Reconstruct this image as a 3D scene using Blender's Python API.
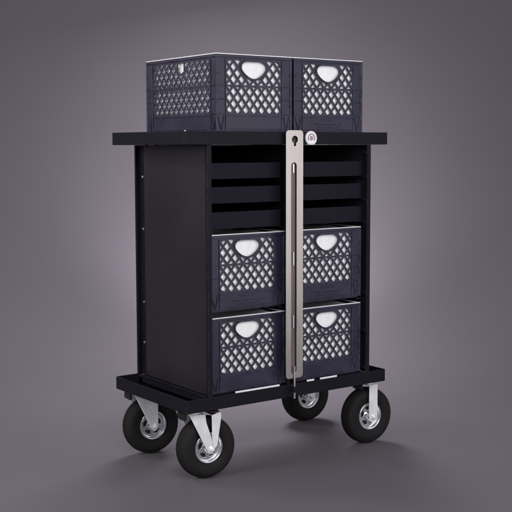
import bpy, bmesh, math, random
from mathutils import Vector, Matrix, Euler
R = math.radians
random.seed(7)
S = bpy.context.scene
C = S.collection
for o in list(bpy.data.objects): bpy.data.objects.remove(o)

# ---------------------------------------------------------------- camera
YAW, PITCH, ROLL = -0.6236, -0.1006, -0.0026
cd = bpy.data.cameras.new('camera'); cam = bpy.data.objects.new('camera', cd); C.objects.link(cam)
fw = Vector((-math.sin(YAW)*math.cos(PITCH), math.cos(YAW)*math.cos(PITCH), math.sin(PITCH)))
r0 = Vector((math.cos(YAW), math.sin(YAW), 0)); u0 = r0.cross(fw)
rr = math.cos(ROLL)*r0 + math.sin(ROLL)*u0; uu = -math.sin(ROLL)*r0 + math.cos(ROLL)*u0
CAMP = Vector((-1.9781, -3.0255, 1.1734))
m = Matrix((( rr.x, uu.x, -fw.x, CAMP.x), (rr.y, uu.y, -fw.y, CAMP.y), (rr.z, uu.z, -fw.z, CAMP.z), (0, 0, 0, 1)))
cam.matrix_world = m
cd.sensor_width = 36; cd.lens = 1081.16/512*36; cd.clip_start = .05; cd.clip_end = 200
S.camera = cam
S.view_settings.view_transform = 'Standard'; S.view_settings.look = 'None'
S.view_settings.exposure = 0; S.view_settings.gamma = 1
S.render.resolution_x = 1024; S.render.resolution_y = 1024

# ---------------------------------------------------------------- world and studio lamps
w = bpy.data.worlds.new('World'); S.world = w; w.use_nodes = True
bg = w.node_tree.nodes['Background']; bg.inputs[0].default_value = (.92, .92, 1, 1); bg.inputs[1].default_value = .30
def area(name, loc, target, size, power, col=(1, 1, 1), sy=None):
    l = bpy.data.lights.new(name, 'AREA'); l.energy = power; l.color = col; l.size = size
    if sy: l.shape = 'RECTANGLE'; l.size_y = sy
    o = bpy.data.objects.new(name, l); C.objects.link(o); o.location = loc
    o.rotation_euler = (Vector(target) - Vector(loc)).to_track_quat('-Z', 'Y').to_euler()
    return o
MID = (.36, .24, .75)
area('key_softbox', (-1.3, -3.6, 2.5), MID, 2.3, 104, (1, .985, .97))
area('fill_softbox', (1.4, -3.0, 1.3), MID, 2.3, 38, (.97, .97, 1))
area('side_softbox', (-3.4, .1, 1.7), MID, 1.6, 72, (1, .97, .97))
area('rim_light', (1.6, 2.6, 3.0), (.3, .2, 1.3), 1.0, 40, (1, 1, 1))  # added unseen light, for highlights along the crate edges
area('rim_light_left', (-1.9, 2.5, 2.6), (.1, .3, 1.3), .8, 26, (1, 1, 1))  # second added light for edge highlights, from behind left
# directions of the set: forward is where the camera looks, seen from above
F = Vector((-math.sin(YAW), math.cos(YAW), 0)); RT = Vector((math.cos(YAW), math.sin(YAW), 0))
FLOOR = .02
CART = Vector((.36, .243, FLOOR))
WALL = 3.3
bl = bpy.data.lights.new('backdrop_glow', 'POINT'); bl.energy = 54; bl.color = (1, .965, 1); bl.shadow_soft_size = .28
bo = bpy.data.objects.new('backdrop_glow', bl); C.objects.link(bo); bo.location = CART + F*1.20 + Vector((0, 0, .88))     # added unseen light behind the cart, for the glow on the paper
sp = bpy.data.lights.new('backdrop_spot', 'SPOT'); sp.energy = 190; sp.spot_size = R(84); sp.spot_blend = 1; sp.color = (1, .965, 1); sp.shadow_soft_size = .2
so_ = bpy.data.objects.new('backdrop_spot', sp); C.objects.link(so_); so_.location = CART + F*.8 + Vector((0, 0, .9))  # added spot hidden by the cart, brightens the upper paper
so_.rotation_euler = (F*(WALL-.8) + Vector((0, 0, -.35))).to_track_quat('-Z', 'Y').to_euler()

# ---------------------------------------------------------------- materials
def mat(name, col, rough=.5, metal=0, spec=.5, bump=0, bscale=300, var=0, vscale=6, rvar=0, stretch=(1, 1, 1), coat=0):
    m = bpy.data.materials.new(name); m.use_nodes = True; nt = m.node_tree; b = nt.nodes['Principled BSDF']
    b.inputs['Base Color'].default_value = (*col, 1); b.inputs['Roughness'].default_value = rough
    b.inputs['Metallic'].default_value = metal; b.inputs['Specular IOR Level'].default_value = spec
    b.inputs['Coat Weight'].default_value = coat
    tc = nt.nodes.new('ShaderNodeTexCoord'); mp = nt.nodes.new('ShaderNodeMapping'); mp.inputs['Scale'].default_value = stretch
    nt.links.new(tc.outputs['Object'], mp.inputs['Vector'])
    if bump:
        n = nt.nodes.new('ShaderNodeTexNoise'); n.inputs['Scale'].default_value = bscale; n.inputs['Detail'].default_value = 3
        bp = nt.nodes.new('ShaderNodeBump'); bp.inputs['Strength'].default_value = bump; bp.inputs['Distance'].default_value = .001
        nt.links.new(mp.outputs[0], n.inputs['Vector']); nt.links.new(n.outputs['Fac'], bp.inputs['Height']); nt.links.new(bp.outputs[0], b.inputs['Normal'])
    if var or rvar:
        n = nt.nodes.new('ShaderNodeTexNoise'); n.inputs['Scale'].default_value = vscale; n.inputs['Detail'].default_value = 5
        nt.links.new(mp.outputs[0], n.inputs['Vector'])
        if var:
            cr = nt.nodes.new('ShaderNodeValToRGB'); cr.color_ramp.elements[0].position = .3; cr.color_ramp.elements[1].position = .7
            cr.color_ramp.elements[0].color = (*[c*(1-var) for c in col], 1); cr.color_ramp.elements[1].color = (*[min(1, c*(1+var)) for c in col], 1)
            nt.links.new(n.outputs['Fac'], cr.inputs[0]); nt.links.new(cr.outputs[0], b.inputs['Base Color'])
        if rvar:
            mr = nt.nodes.new('ShaderNodeMapRange'); mr.inputs['To Min'].default_value = rough-rvar; mr.inputs['To Max'].default_value = rough+rvar
            nt.links.new(n.outputs['Fac'], mr.inputs[0]); nt.links.new(mr.outputs[0], b.inputs['Roughness'])
    return m
M = dict(
    coat=mat('black_powder_coat', (.0080, .0072, .0125), .50, spec=.12, bump=.25, bscale=900, var=.12, vscale=5, rvar=.06),
    panel=mat('black_panel_paint', (.0165, .0140, .0180), .42, spec=.32, bump=.2, bscale=700, var=.10, vscale=3, rvar=.16),
    drawer=mat('charcoal_drawer_paint', (.0085, .0080, .0150), .55, spec=.10, bump=.2, bscale=800, var=.12, vscale=7, rvar=.05),
    navy=mat('navy_crate_plastic', (.0235, .0205, .0420), .40, spec=.33, bump=.15, bscale=260, var=.26, vscale=11, rvar=.12),
    ink=mat('dark_moulded_lettering', (.012, .011, .022), .5, bump=.1),
    bright_insert=mat('white_insert', (.88, .88, .89), .55, bump=.6, bscale=40, var=.07, vscale=45),
    bright_line=mat('pale_highlight_line', (.84, .84, .86), .3, bump=.1, var=.05, vscale=40),  # pale colour standing in for bright lines on rims and deck
    rubber=mat('black_tyre_rubber', (.007, .006, .0065), .75, spec=.3, bump=.4, bscale=500, var=.25, vscale=30, rvar=.1),
    chrome=mat('polished_zinc_rim', (.93, .94, .97), .17, metal=.92, bump=.12, bscale=60, var=.05, vscale=30, rvar=.06),
    zinc=mat('zinc_plated_steel', (.94, .95, .98), .26, metal=.35, bump=.12, bscale=90, var=.1, vscale=25, rvar=.08),
    steel=mat('champagne_steel', (.47, .428, .408), .36, metal=1, bump=.12, bscale=140, var=.07, vscale=30, rvar=.08, stretch=(6, 6, .3)),
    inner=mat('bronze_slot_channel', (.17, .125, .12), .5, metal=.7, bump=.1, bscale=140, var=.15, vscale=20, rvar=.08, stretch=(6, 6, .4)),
    bright=mat('bright_steel', (.86, .85, .85), .3, metal=1, bump=.1, var=.06, vscale=60),
    lockw=mat('lock_face_metal', (.78, .76, .77), .4, metal=.35, bump=.1, var=.05, vscale=60),
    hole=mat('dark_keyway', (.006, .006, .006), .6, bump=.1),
    red=mat('copper_washer', (.20, .12, .13), .4, metal=.4, bump=.1),
    paper=mat('grey_seamless_paper', (.116, .105, .122), .9, spec=.15, bump=.15, bscale=60, var=.03, vscale=1.2),
)

def lit_worn_edges(m_, col, radius, amount):
    """paler edges: highlights painted into the colour plus rubbed wear, broken up by noise"""
    nt = m_.node_tree; b = nt.nodes['Principled BSDF']; L = nt.links
    bv = nt.nodes.new('ShaderNodeBevel'); bv.samples = 4; bv.inputs['Radius'].default_value = radius
    ge = nt.nodes.new('ShaderNodeNewGeometry'); dt = nt.nodes.new('ShaderNodeVectorMath'); dt.operation = 'DOT_PRODUCT'
    L.new(bv.outputs[0], dt.inputs[0]); L.new(ge.outputs['True Normal'], dt.inputs[1])
    r1 = nt.nodes.new('ShaderNodeMapRange'); r1.inputs['From Min'].default_value = .995; r1.inputs['From Max'].default_value = .90
    L.new(dt.outputs['Value'], r1.inputs[0])
    tc = nt.nodes.new('ShaderNodeTexCoord'); n = nt.nodes.new('ShaderNodeTexNoise'); n.inputs['Scale'].default_value = 38; n.inputs['Detail'].default_value = 4
    L.new(tc.outputs['Object'], n.inputs['Vector'])
    r2 = nt.nodes.new('ShaderNodeMapRange'); r2.inputs['From Min'].default_value = .38; r2.inputs['From Max'].default_value = .62; r2.inputs['To Max'].default_value = amount
    L.new(n.outputs['Fac'], r2.inputs[0])
    mu = nt.nodes.new('ShaderNodeMath'); mu.operation = 'MULTIPLY'; L.new(r1.outputs[0], mu.inputs[0]); L.new(r2.outputs[0], mu.inputs[1])
    mx = nt.nodes.new('ShaderNodeMixRGB'); L.new(mu.outputs[0], mx.inputs[0]); mx.inputs[2].default_value = (*col, 1)
    src = b.inputs['Base Color'].links[0].from_socket; L.new(src, mx.inputs[1]); L.new(mx.outputs[0], b.inputs['Base Color'])
lit_worn_edges(M['navy'], (.115, .108, .16), .0014, .95)  # rib highlights and scuffs painted into the crate colour
lit_worn_edges(M['coat'], (.085, .08, .09), .0016, .55)
lit_worn_edges(M['drawer'], (.06, .058, .07), .0014, .6)

# ---------------------------------------------------------------- mesh helpers
def box(bm, x0, x1, y0, y1, z0, z1, T=None):
    vs = [bm.verts.new((x, y, z)) for x in (x0, x1) for y in (y0, y1) for z in (z0, z1)]
    for f in ((0, 1, 3, 2), (4, 6, 7, 5), (0, 4, 5, 1), (2, 3, 7, 6), (0, 2, 6, 4), (1, 5, 7, 3)):
        bm.faces.new([vs[i] for i in f])
    if T is not None:
        for v in vs: v.co = T @ v.co
def bar2d(bm, p, q, wd, w0, w1, T):
    """a straight strand in the (u, v) plane from p to q, width wd, between depths w0 and w1"""
    p = Vector(p); q = Vector(q); d = (q-p).normalized(); n = Vector((-d.y, d.x))*wd/2
    c = [p+n, p-n, q-n, q+n]
    a = [bm.verts.new(T @ Vector((k.x, k.y, w0))) for k in c]; b = [bm.verts.new(T @ Vector((k.x, k.y, w1))) for k in c]
    bm.faces.new(a); bm.faces.new(b[::-1])
    for i in range(4): bm.faces.new([a[i], b[i], b[(i+1) % 4], a[(i+1) % 4]])
def plate(bm, outer, holes, w0, w1, T):
    """flat plate with holes, outlines in (u, v), between depths w0 and w1"""
    t = bmesh.new(); edges = []
    for loop in [outer]+holes:
        vs = [t.verts.new((x, y, w0)) for x, y in loop]
        edges += [t.edges.new((vs[i], vs[(i+1) % len(vs)])) for i in range(len(vs))]
    bmesh.ops.triangle_fill(t, use_beauty=True, use_dissolve=False, edges=edges, normal=(0, 0, 1))
    ex = bmesh.ops.extrude_face_region(t, geom=t.faces[:])
    for v in [e for e in ex['geom'] if isinstance(e, bmesh.types.BMVert)]: v.co.z = w1
    bmesh.ops.recalc_face_normals(t, faces=t.faces[:])
    t.transform(T); me = bpy.data.meshes.new('tmp'); t.to_mesh(me); t.free(); bm.from_mesh(me); bpy.data.meshes.remove(me)
def rrect(x0, x1, y0, y1, r, n=5):
    pts = []
    for cx, cy, a in ((x1-r, y1-r, 0), (x0+r, y1-r, 90), (x0+r, y0+r, 180), (x1-r, y0+r, 270)):
        for i in range(n+1):
            t = R(a+90*i/n); pts.append((cx+r*math.cos(t), cy+r*math.sin(t)))
    return pts
def circ(cx, cy, r, n=24, a0=0): return [(cx+r*math.cos(a0+2*math.pi*i/n), cy+r*math.sin(a0+2*math.pi*i/n)) for i in range(n)]
def cyl(bm, p, q, r, n=20, r2=None):
    p = Vector(p); q = Vector(q); d = q-p
    T = Matrix.Translation((p+q)/2) @ d.to_track_quat('Z', 'Y').to_matrix().to_4x4()
    bmesh.ops.create_cone(bm, cap_ends=True, segments=n, radius1=r, radius2=r if r2 is None else r2, depth=d.length, matrix=T)
def lathe(bm, prof, n=64, closed=False, mod=None):
    """profile (radius, y) turned about the local y axis"""
    rings = []
    for i in range(n):
        a = 2*math.pi*i/n
        rings.append([bm.verts.new(((r + (mod(i, k) if mod else 0))*math.cos(a), y, (r + (mod(i, k) if mod else 0))*math.sin(a))) for k, (r, y) in enumerate(prof)])
    m_ = len(prof)
    for i in range(n):
        for k in range(m_ if closed else m_-1):
            bm.faces.new([rings[i][k], rings[(i+1) % n][k], rings[(i+1) % n][(k+1) % m_], rings[i][(k+1) % m_]])
def obj(name, bm, m_, parent=None, off=None, bevel=0, smooth=False, segs=2):
    if off is not None: bmesh.ops.translate(bm, verts=bm.verts[:], vec=-Vector(off))
    bmesh.ops.recalc_face_normals(bm, faces=bm.faces[:])
    me = bpy.data.meshes.new(name); bm.to_mesh(me); bm.free()
    me.materials.append(M[m_]); o = bpy.data.objects.new(name, me); C.objects.link(o)
    if parent: o.parent = parent
    if smooth:
        me.polygons.foreach_set('use_smooth', [True]*len(me.polygons)); me.set_sharp_from_angle(angle=R(38))
    if bevel:
        b = o.modifiers.new('bevel', 'BEVEL'); b.width = bevel; b.segments = segs; b.limit_method = 'ANGLE'; b.angle_limit = R(40)
    return o
def empty(name, loc, label, cat, group=None):
    o = bpy.data.objects.new(name, None); C.objects.link(o); o.location = loc; o.empty_display_size = .05
    o['label'] = label; o['category'] = cat
    if group: o['group'] = group
    return o
XZ = lambda y=0: Matrix(((1, 0, 0, 0), (0, 0, 1, y), (0, 1, 0, 0), (0, 0, 0, 1)))     # (u, v, w) -> (x=u, z=v, y=w)

# ---------------------------------------------------------------- the setting: one sweep of seamless paper
bm = bmesh.new()
prof = [(-7, 0), (-2, 0)]
rad = 2.75
for i in range(1, 25):
    a = R(90*i/24); prof.append((WALL-rad+rad*math.sin(a), rad-rad*math.cos(a)))
prof += [(WALL, 4.2)]
prof.insert(2, (WALL-rad, 0))
rows = []
for s in (-7, 7):
    rows.append([bm.verts.new(CART + F*d + RT*s + Vector((0, 0, z))) for d, z in prof])
for i in range(len(prof)-1): bm.faces.new([rows[0][i], rows[1][i], rows[1][i+1], rows[0][i+1]])
bd = obj('studio_backdrop', bm, 'paper', smooth=True); bd['kind'] = 'structure'

# ---------------------------------------------------------------- the service cart
W, TX0, TX1, TY0, TY1 = .7255, -.091, .808, -.002, .495
T0, T1, B0, B1 = 1.181, 1.226, .279, .325
cart = empty('utility_cart', CART, 'black wheeled metal cabinet cart with drawers, crate bays and a steel locking bar', 'cart')
def part(name, bm, m_, **k): return obj(name, bm, m_, cart, CART, **k)
def lipped_tray(z0, z1, deck):
    bm = bmesh.new(); t = .003
    ring = rrect(TX0, TX1, TY0, TY1, .006, 3); inner = rrect(TX0+t, TX1-t, TY0+t, TY1-t, .004, 3)
    plate(bm, ring, [inner], z0, z1, Matrix.Identity(4))
    return bm, t
bm, t = lipped_tray(T0, T1, 0)
box(bm, TX0+t, TX1-t, TY0+t, TY1-t, T1-.011, T1-.008)
box(bm, TX0+t, TX1-t, TY0+t, TY0+.02, T0+.0005, T0+.003); box(bm, TX0+t, TX1-t, TY1-.02, TY1-t, T0+.0005, T0+.003)
box(bm, TX0+t, TX0+.02, TY0+.0202, TY1-.0202, T0+.0005, T0+.003); box(bm, TX1-.02, TX1-t, TY0+.0202, TY1-.0202, T0+.0005, T0+.003)
top = part('top_tray', bm, 'coat', bevel=.0016, segs=3)
def sub(name, bm, m_, parent, **k): return obj(name, bm, m_, parent, CART, **k)
for y in (.05, .18, .31, .38):                                      # bolt heads under the tray
    bm = bmesh.new(); cyl(bm, (-.012, y, T0-.004), (-.012, y, T0+.0003), .006, 6); sub('bolt_head', bm, 'coat', top)
bm, t = lipped_tray(B0, B1, 0)
box(bm, TX0+t, TX1-t, TY0+t, TY1-t, B0+.003, B0+.006)
base = part('base_tray', bm, 'coat', bevel=.0016, segs=3)
bm = bmesh.new(); box(bm, .0, W, .012, .490, .3155, .3215); box(bm, -.012, -.0005, .014, .450, .3262, .3292); box(bm, -.0033, -.0005, .014, .450, .300, .3258)
box(bm, W+.0005, W+.012, .014, .450, .3262, .3292)
part('cabinet_floor', bm, 'coat', bevel=.0006)
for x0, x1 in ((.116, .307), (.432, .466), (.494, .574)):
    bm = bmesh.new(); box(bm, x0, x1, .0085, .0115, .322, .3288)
    part('bright_slit', bm, 'bright_line', bevel=.0008)  # pale strip added in place of the bright slits under the crates
# sides
for s in (0, 1):
    X = (lambda v: v) if s == 0 else (lambda v: W-v)
    bm = bmesh.new()
    def sb(a, b, *r): box(bm, min(X(a), X(b)), max(X(a), X(b)), *r)
    sb(.004, .006, .0145, .429, .3295, T0-.0005)
    sb(.006, .019, .427, .429, .3225, T0-.0005)
    part('side_panel', bm, 'panel', bevel=.0006)
    bm = bmesh.new()
    sb(0, .016, 0, .0022, B1-.01 if s == 0 else B1-.01, T0-.0004); sb(0, .0022, .0024, .0142, B1+.0003, T0-.0004)
    sb(.0138, .016, .0024, .012, B1+.0003, T0-.0004)
    part('front_post', bm, 'coat', bevel=.0006)
    bm = bmesh.new()
    sb(0, .003, .484, .4925, B1-.03, T0-.0004); sb(.0032, .019, .4895, .4915, B1-.003, T0-.0004); sb(.017, .019, .4293, .4893, B1+.0003, T0-.0004)
    rp = part('rear_post', bm, 'coat', bevel=.0006)
    for z in (1.065, .873, .601, .449):
        bm = bmesh.new(); cyl(bm, (X(.0165), .4515, z), (X(.010), .4515, z), .0048, 12)
        box(bm, min(X(.0098), X(.0068)), max(X(.0098), X(.0068)), .449, .454, z-.003, z+.003)
        sub('rivet', bm, 'bright', rp, smooth=True)
bm = bmesh.new(); box(bm, .0405, W-.0405, .4918, .4938, B1-.003, T0-.0004)
part('back_panel', bm, 'panel')
bm = bmesh.new(); box(bm, .348, .378, .036, .4915, .3225, T0-.0005); part('centre_divider', bm, 'coat', bevel=.001)
# clips on the inside of the right front post, shelf supports
for z in (1.154, 1.065, .979, .896, .631, .487, .345):
    bm = bmesh.new(); box(bm, W-.0215, W-.0163, .002, .020, z-.007, z+.004); cyl(bm, (W-.0135, -.0022, z), (W-.0135, .0, z), .0032, 10)
    part('shelf_clip', bm, 'drawer', bevel=.0008)
for x0, x1 in ((.0165, .345), (.381, W-.0165)):
    bm = bmesh.new()
    box(bm, x0, x0+.022, .03, .48, .600, .6065); box(bm, x1-.022, x1, .03, .48, .600, .6065); box(bm, x0+.0222, x1-.0222, .44, .48, .600, .6065)
    part('crate_shelf', bm, 'coat', bevel=.0008)
# drawers
for x0, x1 in ((.030, .326), (.398, .7085)):
    for z0, z1 in ((1.0655, 1.119), (.982, 1.0375), (.895, .952)):
        bm = bmesh.new()
        box(bm, x0, x1, .030, .032, z0, z1)                       # front
        box(bm, x0, x1, .0265, .0298, z0, z0+.003)                # folded lower lip
        box(bm, x0, x1, .0322, .046, z1-.0015, z1)                # turned-in top
        box(bm, x0, x0+.0015, .0322, .46, z0+.002, z1-.0017); box(bm, x1-.0015, x1, .0322, .46, z0+.002, z1-.0017)
        box(bm, x0+.0016, x1-.0016, .0322, .46, z0+.0005, z0+.002); box(bm, x0+.0016, x1-.0016, .458, .46, z0+.0022, z1-.004)
        dr = part('drawer', bm, 'drawer', bevel=.0009)
        for a, b in ((x0-.011, x0-.0005), (x1+.0005, x1+.008)):
            bm = bmesh.new(); box(bm, a, b, .034, .46, z0-.006, z0-.0035); sub('drawer_runner', bm, 'coat', dr)
# locking bar
bx0, bx1, bz0, bz1 = .3125, .3885, .351, 1.231
bm = bmesh.new()
sl = rrect(.3350, .3595, .366, 1.119, .0118, 6)
kh = [(.3515+.0130*math.sin(R(t)), 1.1985-.0130*math.cos(R(t))) for t in range(24, 337, 12)] + [(.3465, 1.176), (.3565, 1.176)]
plate(bm, rrect(bx0, bx1, bz0, bz1, .013, 6), [sl, kh], -.022, -.019, XZ())
box(bm, bx0+.016, bx0+.018, -.0188, -.0045, bz0+.014, bz1-.014); box(bm, bx1-.003, bx1-.001, -.0188, -.0045, bz0+.014, bz1-.014)
lb = part('locking_bar', bm, 'steel', bevel=.0014, segs=3)
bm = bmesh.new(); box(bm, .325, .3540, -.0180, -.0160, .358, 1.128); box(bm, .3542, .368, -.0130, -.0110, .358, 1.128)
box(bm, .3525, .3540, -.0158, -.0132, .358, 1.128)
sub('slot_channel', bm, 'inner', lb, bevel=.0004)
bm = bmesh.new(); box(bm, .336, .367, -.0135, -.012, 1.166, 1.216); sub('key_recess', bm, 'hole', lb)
bm = bmesh.new(); box(bm, .3497, .3535, -.0165, -.0137, 1.178, 1.1995)
sub('key_latch', bm, 'inner', lb, bevel=.0006)
for z0, z1 in ((1.083, 1.113), (.757, .803), (.534, .578)):
    bm = bmesh.new(); cyl(bm, (.3465, -.0205, z0), (.3465, -.0205, z1), .0030, 12); sub('pin', bm, 'bright', lb, smooth=True)
bm = bmesh.new(); cyl(bm, (.3475, -.0262, .322), (.3475, -.0262, .395), .0034, 14); cyl(bm, (.3475, -.0262, .279), (.3475, -.0262, .300), .0034, 14)
sub('hinge_pin', bm, 'bright', lb, smooth=True)
bm = bmesh.new(); cyl(bm, (.3475, -.0262, .3005), (.3475, -.0262, .3215), .0058, 14); box(bm, .331, .342, -.0065, -.0025, .283, .349)
box(bm, .342, .352, -.0205, -.0025, .303, .319)
part('hinge_bracket', bm, 'coat', bevel=.0006)
# round cam lock
bm = bmesh.new(); lx, lz = .436, 1.2035
o_ = [(x, max(z, lz-.0225)) for x, z in circ(lx, lz, .0255, 40)]
plate(bm, o_, [], -.0080, -.0025, XZ())
plate(bm, [(x, max(z, lz-.0200)) for x, z in circ(lx, lz, .0235, 40)], [circ(lx, lz, .0195, 36)], -.0098, -.0078, XZ())
lk = part('cam_lock', bm, 'lockw', bevel=.0008)
def arc(r1, r2, a, b, n=24): return [(lx+r1*math.cos(R(a+(b-a)*i/n)), lz+r1*math.sin(R(a+(b-a)*i/n))) for i in range(n+1)] + [(lx+r2*math.cos(R(b+(a-b)*i/n)), lz+r2*math.sin(R(b+(a-b)*i/n))) for i in range(n+1)]
bm = bmesh.new(); plate(bm, arc(.0158, .0128, -35, 215), [], -.0088, -.0076, XZ()); sub('lock_arc', bm, 'red', lk)
bm = bmesh.new(); plate(bm, circ(lx, lz, .0075, 24), [circ(lx, lz, .0048, 20)], -.0092, -.0076, XZ()); sub('lock_ring', bm, 'red', lk)
bm = bmesh.new(); box(bm, lx-.0012, lx+.0012, -.0086, -.0077, lz-.0040, lz+.0040); sub('keyway', bm, 'hole', lk)
# bright bead added for the highlight at the tray corner
bm = bmesh.new(); cyl(bm, (TX0+.004, TY0-.0012, T1+.0004), (TX0+.004, TY0+.005, T1+.0004), .0013, 8); sub('corner_glint', bm, 'bright', top)

# ---------------------------------------------------------------- casters
def caster(loc, trail, rot, brake, rigid=False, wide=0):
    """origin at the wheel centre; trail = how far the swivel sits behind the axle, along -x"""
    TOP = B0-.1305
    bm = bmesh.new(); sx = -trail
    box(bm, sx-.052, sx+.052, -.043, .043, TOP-.006, TOP-.0005)                         # swivel plate
    for a in (-1, 1):
        for b in (-1, 1): cyl(bm, (sx+a*.040, b*.032, TOP-.009), (sx+a*.040, b*.032, TOP-.006), .006, 6)
    cyl(bm, (sx, 0, TOP-.016), (sx, 0, TOP-.0042), .034, 32); cyl(bm, (sx, 0, TOP-.021), (sx, 0, TOP-.0162), .030, 32)
    zt = TOP-.0215
    fk = bmesh.new()
    hw = .020 if rigid else .028
    for sg in (-1, 1):
        y0, y1 = (sg*.0425, sg*.0460) if sg > 0 else (-.0460, -.0425)
        if rigid: ol = [(sx-hw, zt), (-.021, .010), (-.019, -.010), (-.010, -.020), (.006, -.020), (.017, -.010), (.021, .010), (sx+hw, zt)]
        else: ol = [(sx-.034, zt), (-.017, -.004), (-.013, -.012), (-.006, -.017), (.004, -.016), (.010, -.008), (.012, .006), (sx+.030+wide, zt-.030), (sx+.026+wide, zt)]
        plate(fk, ol[::-1], [], y0, y1, XZ())
    box(fk, sx-hw, sx+hw, -.0424, .0424, zt-.0035, zt)
    me = bpy.data.meshes.new('t'); fk.to_mesh(me); fk.free(); bm.from_mesh(me); bpy.data.meshes.remove(me)
    fork = obj('caster', bm, 'zinc', cart, bevel=.0011, smooth=True)
    fork.location = Vector(loc)-CART; fork.rotation_euler = (0, 0, R(rot))
    # tyre
    RO, HW = .1095, .034
    pr = [(.0535, -.020), (.058, -.027), (.066, -.0315), (.078, -.0340), (.090, -.0335), (.0975, -.0305), (.1030, -.0265),
          (.1045, -.0235), (.1025, -.0220), (.1060, -.0205), (.1078, -.0150), (.1055, -.0140), (.1055, -.0122), (.1087, -.0112), (.1093, -.0050), (.1068, -.0042),
          (.1068, -.0020), (RO, -.0010)]
    pr = pr + [(r, -y) for r, y in pr[::-1]]
    lug = {5, 6, 7, 9, 10, 13, 14}; lug |= {len(pr)-1-k for k in lug}
    bm = bmesh.new()
    lathe(bm, pr, 192, closed=True, mod=lambda i, k: -(.0011 if (i % 3) == 0 else 0) if k in lug else 0)
    obj('tyre', bm, 'rubber', fork)
    # rim
    bm = bmesh.new()
    lathe(bm, [(.0540, -.0215), (.0550, -.0250), (.0535, -.0272), (.0500, -.0268), (.0475, -.0235), (.0455, -.0170), (.0450, .0170), (.0475, .0235), (.0500, .0268), (.0535, .0272), (.0550, .0250), (.0540, .0215)], 56, closed=True)
    for sg in (-1, 1):
        holes = []
        for k in range(5):
            a = 2*math.pi*k/5+.35
            h = []
            for rr_, aa in ((.024, -.30), (.036, -.42), (.0385, 0), (.036, .42), (.024, .30)): h.append((rr_*math.cos(a+aa), rr_*math.sin(a+aa)))
            holes.append(h)
        plate(bm, circ(0, 0, .0452, 40), holes, sg*.0115, sg*.0145, XZ())
    lathe(bm, [(.0095, -.0345), (.0165, -.0345), (.0180, -.0320), (.0185, -.0140), (.0185, .0140), (.0180, .0320), (.0165, .0345), (.0095, .0345)], 32, closed=True)
    obj('rim', bm, 'chrome', fork, bevel=.0006, smooth=True)
    bm = bmesh.new(); lathe(bm, [(.0190, -.0095), (.0445, -.0095), (.0445, .0095), (.0190, .0095)], 40, closed=True); obj('rim_gap_shade', bm, 'hole', fork)  # black drum added so the rim gaps look shaded
    bm = bmesh.new(); cyl(bm, (0, -.0462, 0), (0, -.0530, 0), .0100, 6); cyl(bm, (0, .0462, 0), (0, .0530, 0), .0100, 6); cyl(bm, (0, -.0565, 0), (0, .0565, 0), .0052, 16)
    obj('axle_bolt', bm, 'zinc', fork, bevel=.0008)
    if brake:
        bm = bmesh.new()
        plate(bm, [(.006, .000), (.019, .014), (.036, TOP-.032), (.033, TOP-.019), (-.003, TOP-.026), (.000, .024)][::-1], [], -.0530, -.0500, XZ())
        obj('brake_lever', bm, 'zinc', fork, bevel=.0011)
        bm = bmesh.new(); box(bm, -.010, .026, -.054, .050, TOP-.019, TOP-.012); cyl(bm, (.012, -.052, TOP-.026), (.012, .045, TOP-.026), .006, 12)
        obj('brake_pedal', bm, 'hole', fork, bevel=.0015)
    if 1:
        bm = bmesh.new(); box(bm, sx-.047, sx-.036, -.028, .028, TOP-.042, TOP-.0165); obj('dust_guard', bm, 'hole', fork, bevel=.004)
    return fork
caster((.038, .084, .1305), .050, -4, True)
caster((.039, .486-.02, .1305), .048, -6, False, wide=.030)
caster((.791, .090, .1305), .0, -3, False, rigid=True)
caster((.812, .500, .1305), .0, -3, False, rigid=True)

# ---------------------------------------------------------------- milk crates
CW, CD, CH = .321, .468, .268
def clip_seg(p, q, poly):
    """part of segment p-q inside a convex counter-clockwise polygon -> (t0, t1) or None"""
    t0, t1 = 0., 1.; d = q-p
    for i in range(len(poly)):
        a = Vector(poly[i]); e = Vector(poly[(i+1) % len(poly)])-a; n = Vector((-e.y, e.x))
        num = n.dot(p-a); den = n.dot(d)
        if abs(den) < 1e-12:
            if num < 0: return None
        else:
            t = -num/den
            if den > 0: t0 = max(t0, t)
            else: t1 = min(t1, t)
    return (t0, t1) if t1 > t0 else None
def grow(poly, s):
    c = sum((Vector(p) for p in poly), Vector((0, 0)))/len(poly); out = []
    for p in poly:
        v = Vector(p)-c; out.append(tuple(c+v*(1+s/v.length)))
    return out
def shield(cx, top, w_, h_):
    pts = []
    half = [(.0, 0), (.55, .0), (.82, -.07), (.96, -.20), (1.0, -.36), (.93, -.52), (.72, -.72), (.46, -.88), (.22, -.97), (0, -1.0)]
    for a, b in half: pts.append((cx+a*w_/2, top+b*h_))
    for a, b in half[-2:0:-1]: pts.append((cx-a*w_/2, top+b*h_))
    return pts[::-1]      # counter-clockwise
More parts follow.
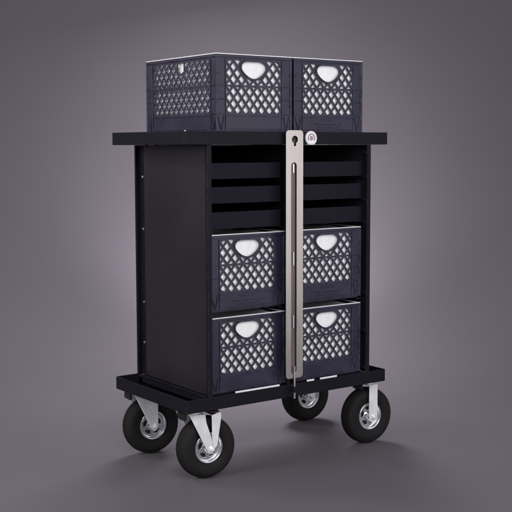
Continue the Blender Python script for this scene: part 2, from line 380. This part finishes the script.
def crate_wall(bm, L, T, end):
    H = CH
    mx = .0455; u0, u1 = -L/2+mx, L/2-mx; v0, v1 = .262*H, .925*H; c = .020
    win = [(u0+c, v0), (u1-c, v0), (u1-.006, v0+.006), (u1, v0+c), (u1, v1-c), (u1-.006, v1-.006), (u1-c, v1), (u0+c, v1), (u0+.006, v1-.006), (u0, v1-c), (u0, v0+c), (u0+.006, v0+.006)]
    plate(bm, [(-L/2+.002, .006), (L/2-.002, .006), (L/2-.002, H-.0034), (-L/2+.002, H-.0034)], [win], -.0080, -.0050, T)
    hole = shield(0, .912*H, .106, .058) if end else [(x*1, y) for x, y in circ(0, .862*H, .0235, 6, R(90))]
    big = grow(hole, .0065 if end else .005)
    plate(bm, big, [hole], *((-.0112, -.0026) if end else (-.0099, -.0048)), T)
    # diamond lattice
    px, pz, wd = .0335, .0415, (.0076 if end else .0086)
    sl = Vector((px, pz)).normalized()
    for sg in (1, -1):
        k = -14
        while k < 30:
            x = (k+.5)*px - px*3
            p = Vector((x - sg*.6*px/pz*1.0, v0+.010-.6)); q = Vector((x + sg*1.2*px/pz*1.0 - sg*.0, v0+.010+1.2)); k += 1
            # clip by window, then cut out the handle
            r_ = clip_seg(p, q, win)
            if not r_: continue
            a, b = p+(q-p)*r_[0], p+(q-p)*r_[1]
            d = (q-p).normalized(); a -= d*.002; b += d*.002
            h_ = clip_seg(a, b, big)
            off = .0 if sg > 0 else .0004
            segs = [(a, b)] if not h_ else [(a, a+(b-a)*h_[0]+d*.001), (a+(b-a)*h_[1]-d*.001, b)]
            for s0, s1 in segs:
                if (s1-s0).length > .006: bar2d(bm, s0, s1, wd, -.0096+off, -.0062+off, T)
    # mid band
    vb = .605*H
    box(bm, u0, u1, vb-.0028, vb+.0028, -.0100, -.0054, T)
    # proud ribs (front at w=0)
    e = .004
    for s in (-1, 1):
        a = s*(L/2-.0005); b = s*(L/2-.0065); box(bm, min(a, b), max(a, b), .0075, H-.013, -.0049, -.0005, T)     # corner edge
        m0 = s*(L/2-mx+.0020); m1 = s*(L/2-mx+.0060); box(bm, min(m0, m1), max(m0, m1), .0075, v1+.004, -.0049, -.0010, T)
        i0, i1 = sorted((s*(L/2-.0066), s*(L/2-mx+.0062)))
        for v in (vb, vb-.17*H, v0-.004): box(bm, i0, i1, v-.0013, v+.0013, -.0049, -.0009, T)
        for v in (vb+.15*H, vb-.085*H, vb-.25*H): box(bm, *sorted((s*(L/2-.0066), s*(L/2-.014))), v-.001, v+.001, -.0049, -.0012, T)
        # V gussets under the lattice
        bar2d(bm, (s*(L/2-.0085), v0-.010), (s*(L/2-.0225), .013), .0032, -.0049, -.0006, T)
        bar2d(bm, (s*(L/2-.0340), v0-.010), (s*(L/2-.0255), .013), .0032, -.0049, -.0008, T)
    box(bm, -L/2+.0068, L/2-.0068, .0072, .0105, -.0048, -.0002, T)                       # foot flange
    box(bm, u0-.0018, u1+.0018, v0-.0105, v0-.0075, -.0049, -.0014, T)                    # top of the lower panel
    box(bm, u0-.0018, u1+.0018, .0145, .0170, -.0049, -.0022, T)
    box(bm, -L/2+.0008, L/2-.0008, H-.0125, H-.0030, -.0047, -.0004, T)                   # rim flange
def wallT(side):
    # (u, v, w) -> local crate space; w = outwards
    if side == 'front': return Matrix(((1, 0, 0, 0), (0, 0, -1, -CD/2), (0, 1, 0, 0), (0, 0, 0, 1)))
    if side == 'back': return Matrix(((-1, 0, 0, 0), (0, 0, 1, CD/2), (0, 1, 0, 0), (0, 0, 0, 1)))
    if side == 'left': return Matrix(((0, 0, -1, -CW/2), (-1, 0, 0, 0), (0, 1, 0, 0), (0, 0, 0, 1)))
    return Matrix(((0, 0, 1, CW/2), (1, 0, 0, 0), (0, 1, 0, 0), (0, 0, 0, 1)))
def build_crate():
    root = empty('milk_crate', (0, 0, 0), 'x', 'crate', 'navy milk crates on the cart')
    bm = bmesh.new()
    for s in ('front', 'back'): crate_wall(bm, CW, wallT(s), True)
    for s in ('left', 'right'): crate_wall(bm, CD-.0004, wallT(s), False)
    box(bm, -CW/2+.009, CW/2-.009, -CD/2+.009, CD/2-.009, .0005, .0055)
    obj('crate_body', bm, 'navy', root, bevel=.0009, segs=1)
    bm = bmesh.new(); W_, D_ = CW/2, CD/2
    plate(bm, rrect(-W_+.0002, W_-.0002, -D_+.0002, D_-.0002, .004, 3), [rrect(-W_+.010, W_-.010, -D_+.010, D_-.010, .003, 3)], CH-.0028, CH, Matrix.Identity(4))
    obj('rim_highlight', bm, 'bright_line', root, bevel=.0006)  # highlight along the rim, put in as a pale strip
    # made-up white box for the bright background behind the lattice, walls slightly slumped
    bm = bmesh.new(); a, b = CW/2-.0128, CD/2-.0128
    outer = []
    base_ = rrect(-a, a, -b, b, .02, 4)
    for k in range(len(base_)):
        p, q = Vector(base_[k]), Vector(base_[(k+1) % len(base_)]); nseg = max(1, int((q-p).length/.014))
        for i in range(nseg): outer.append(tuple(p+(q-p)*i/nseg))
    rnd = random.Random(3); n = len(outer)
    zs = [.008+(CH-.016)*i/16 for i in range(17)]
    ph = [(rnd.uniform(20, 75), rnd.uniform(-50, 50), rnd.uniform(0, 6.3)) for _ in range(7)]
    rings = []
    for iz, z in enumerate(zs):
        row = []
        for j, (x, y) in enumerate(outer):
            sarc = j*.014
            d = sum(abs(math.sin(f_*sarc+g_*z+p_)) for f_, g_, p_ in ph)/7
            k_ = .0005 + .0055*d*(1 if 0 < iz < 16 else .6)
            v = Vector((x, y)); v -= v.normalized()*k_
            row.append(bm.verts.new((v.x, v.y, z-(.003*math.sin(j*.4) if iz == 16 else 0))))
        rings.append(row)
    for i in range(len(zs)-1):
        for j in range(n): bm.faces.new([rings[i][j], rings[i][(j+1) % n], rings[i+1][(j+1) % n], rings[i+1][j]])
    bm.faces.new(rings[0])
    ln = obj('bright_insert', bm, 'bright_insert', root, smooth=True)
    so = ln.modifiers.new('thick', 'SOLIDIFY'); so.thickness = .0015; so.offset = -1
    return root
def lettering(root, seed):
    """three small lines of raised, worn, unreadable moulded characters on the lower front panel"""
    rnd = random.Random(seed); bm = bmesh.new(); T = wallT('front')
    for (vc, wid, hgt, n, gaps) in ((.185*CH, .070, .0085, 8, {5}), (.128*CH, .128, .0052, 26, {7, 16, 21}), (.085*CH, .104, .0048, 22, {5, 9, 18})):
        st = wid/n
        for k in range(n):
            if k in gaps: continue
            u = -wid/2+st*(k+.5); a = st*.33; h = hgt/2; s = hgt*.17
            kind = rnd.choice('HILEOTNF')
            def ln(p, q): bar2d(bm, (u+p[0]*a, vc+p[1]*h), (u+q[0]*a, vc+q[1]*h), s, -.0049, -.0042+rnd.random()*.0002, T)
            if kind in 'HNLEOF': ln((-1, -1), (-1, 1))
            if kind in 'HNO': ln((1, -1), (1, 1))
            if kind in 'IT': ln((0, -1), (0, 1))
            if kind in 'HEF': ln((-.6, 0), (.8, 0))
            if kind in 'LEO': ln((-.6, -1), (.9, -1))
            if kind in 'EOTF': ln((-.6, 1), (.9, 1))
            if kind == 'N': ln((-.8, .8), (.8, -.8))
    return obj('lettering', bm, 'ink', root)
def copy_crate(src, loc, label):
    r = src.copy(); C.objects.link(r); r.location = loc; r['label'] = label
    for ch in src.children:
        if ch.name.startswith('lettering'): continue
        c = ch.copy(); C.objects.link(c); c.parent = r
    return r
proto = build_crate()
cy_top, cy_in = .018+CD/2, .0215+CD/2
ZT = T1-.0075
spots = [((.049+CW/2, cy_top, ZT), 'open-topped navy crate standing on the cart top at left, both lattice sides in view', 0),
         ((.378+CW/2, cy_top, ZT), 'navy crate on the cart top above the round lock, lettered front panel', 1),
         ((.0245+CW/2-.003, cy_in, .6085), 'navy crate on the upper shelf left of the steel bar, under the left drawers', 1),
         ((.3795+CW/2, cy_in, .6085), 'navy crate on the upper shelf right of the steel bar, under the right drawers', 1),
         ((.0245+CW/2-.003, cy_in, .3222), 'navy crate on the cabinet floor left of the steel bar', 0),
         ((.3795+CW/2, cy_in, .3222), 'navy crate on the cabinet floor right of the steel bar', 0)]
proto.location = spots[0][0]; proto['label'] = spots[0][1]
for i, (loc, lab, tx) in enumerate(spots[1:]):
    c = copy_crate(proto, loc, lab)
    if tx: lettering(c, 11+i)
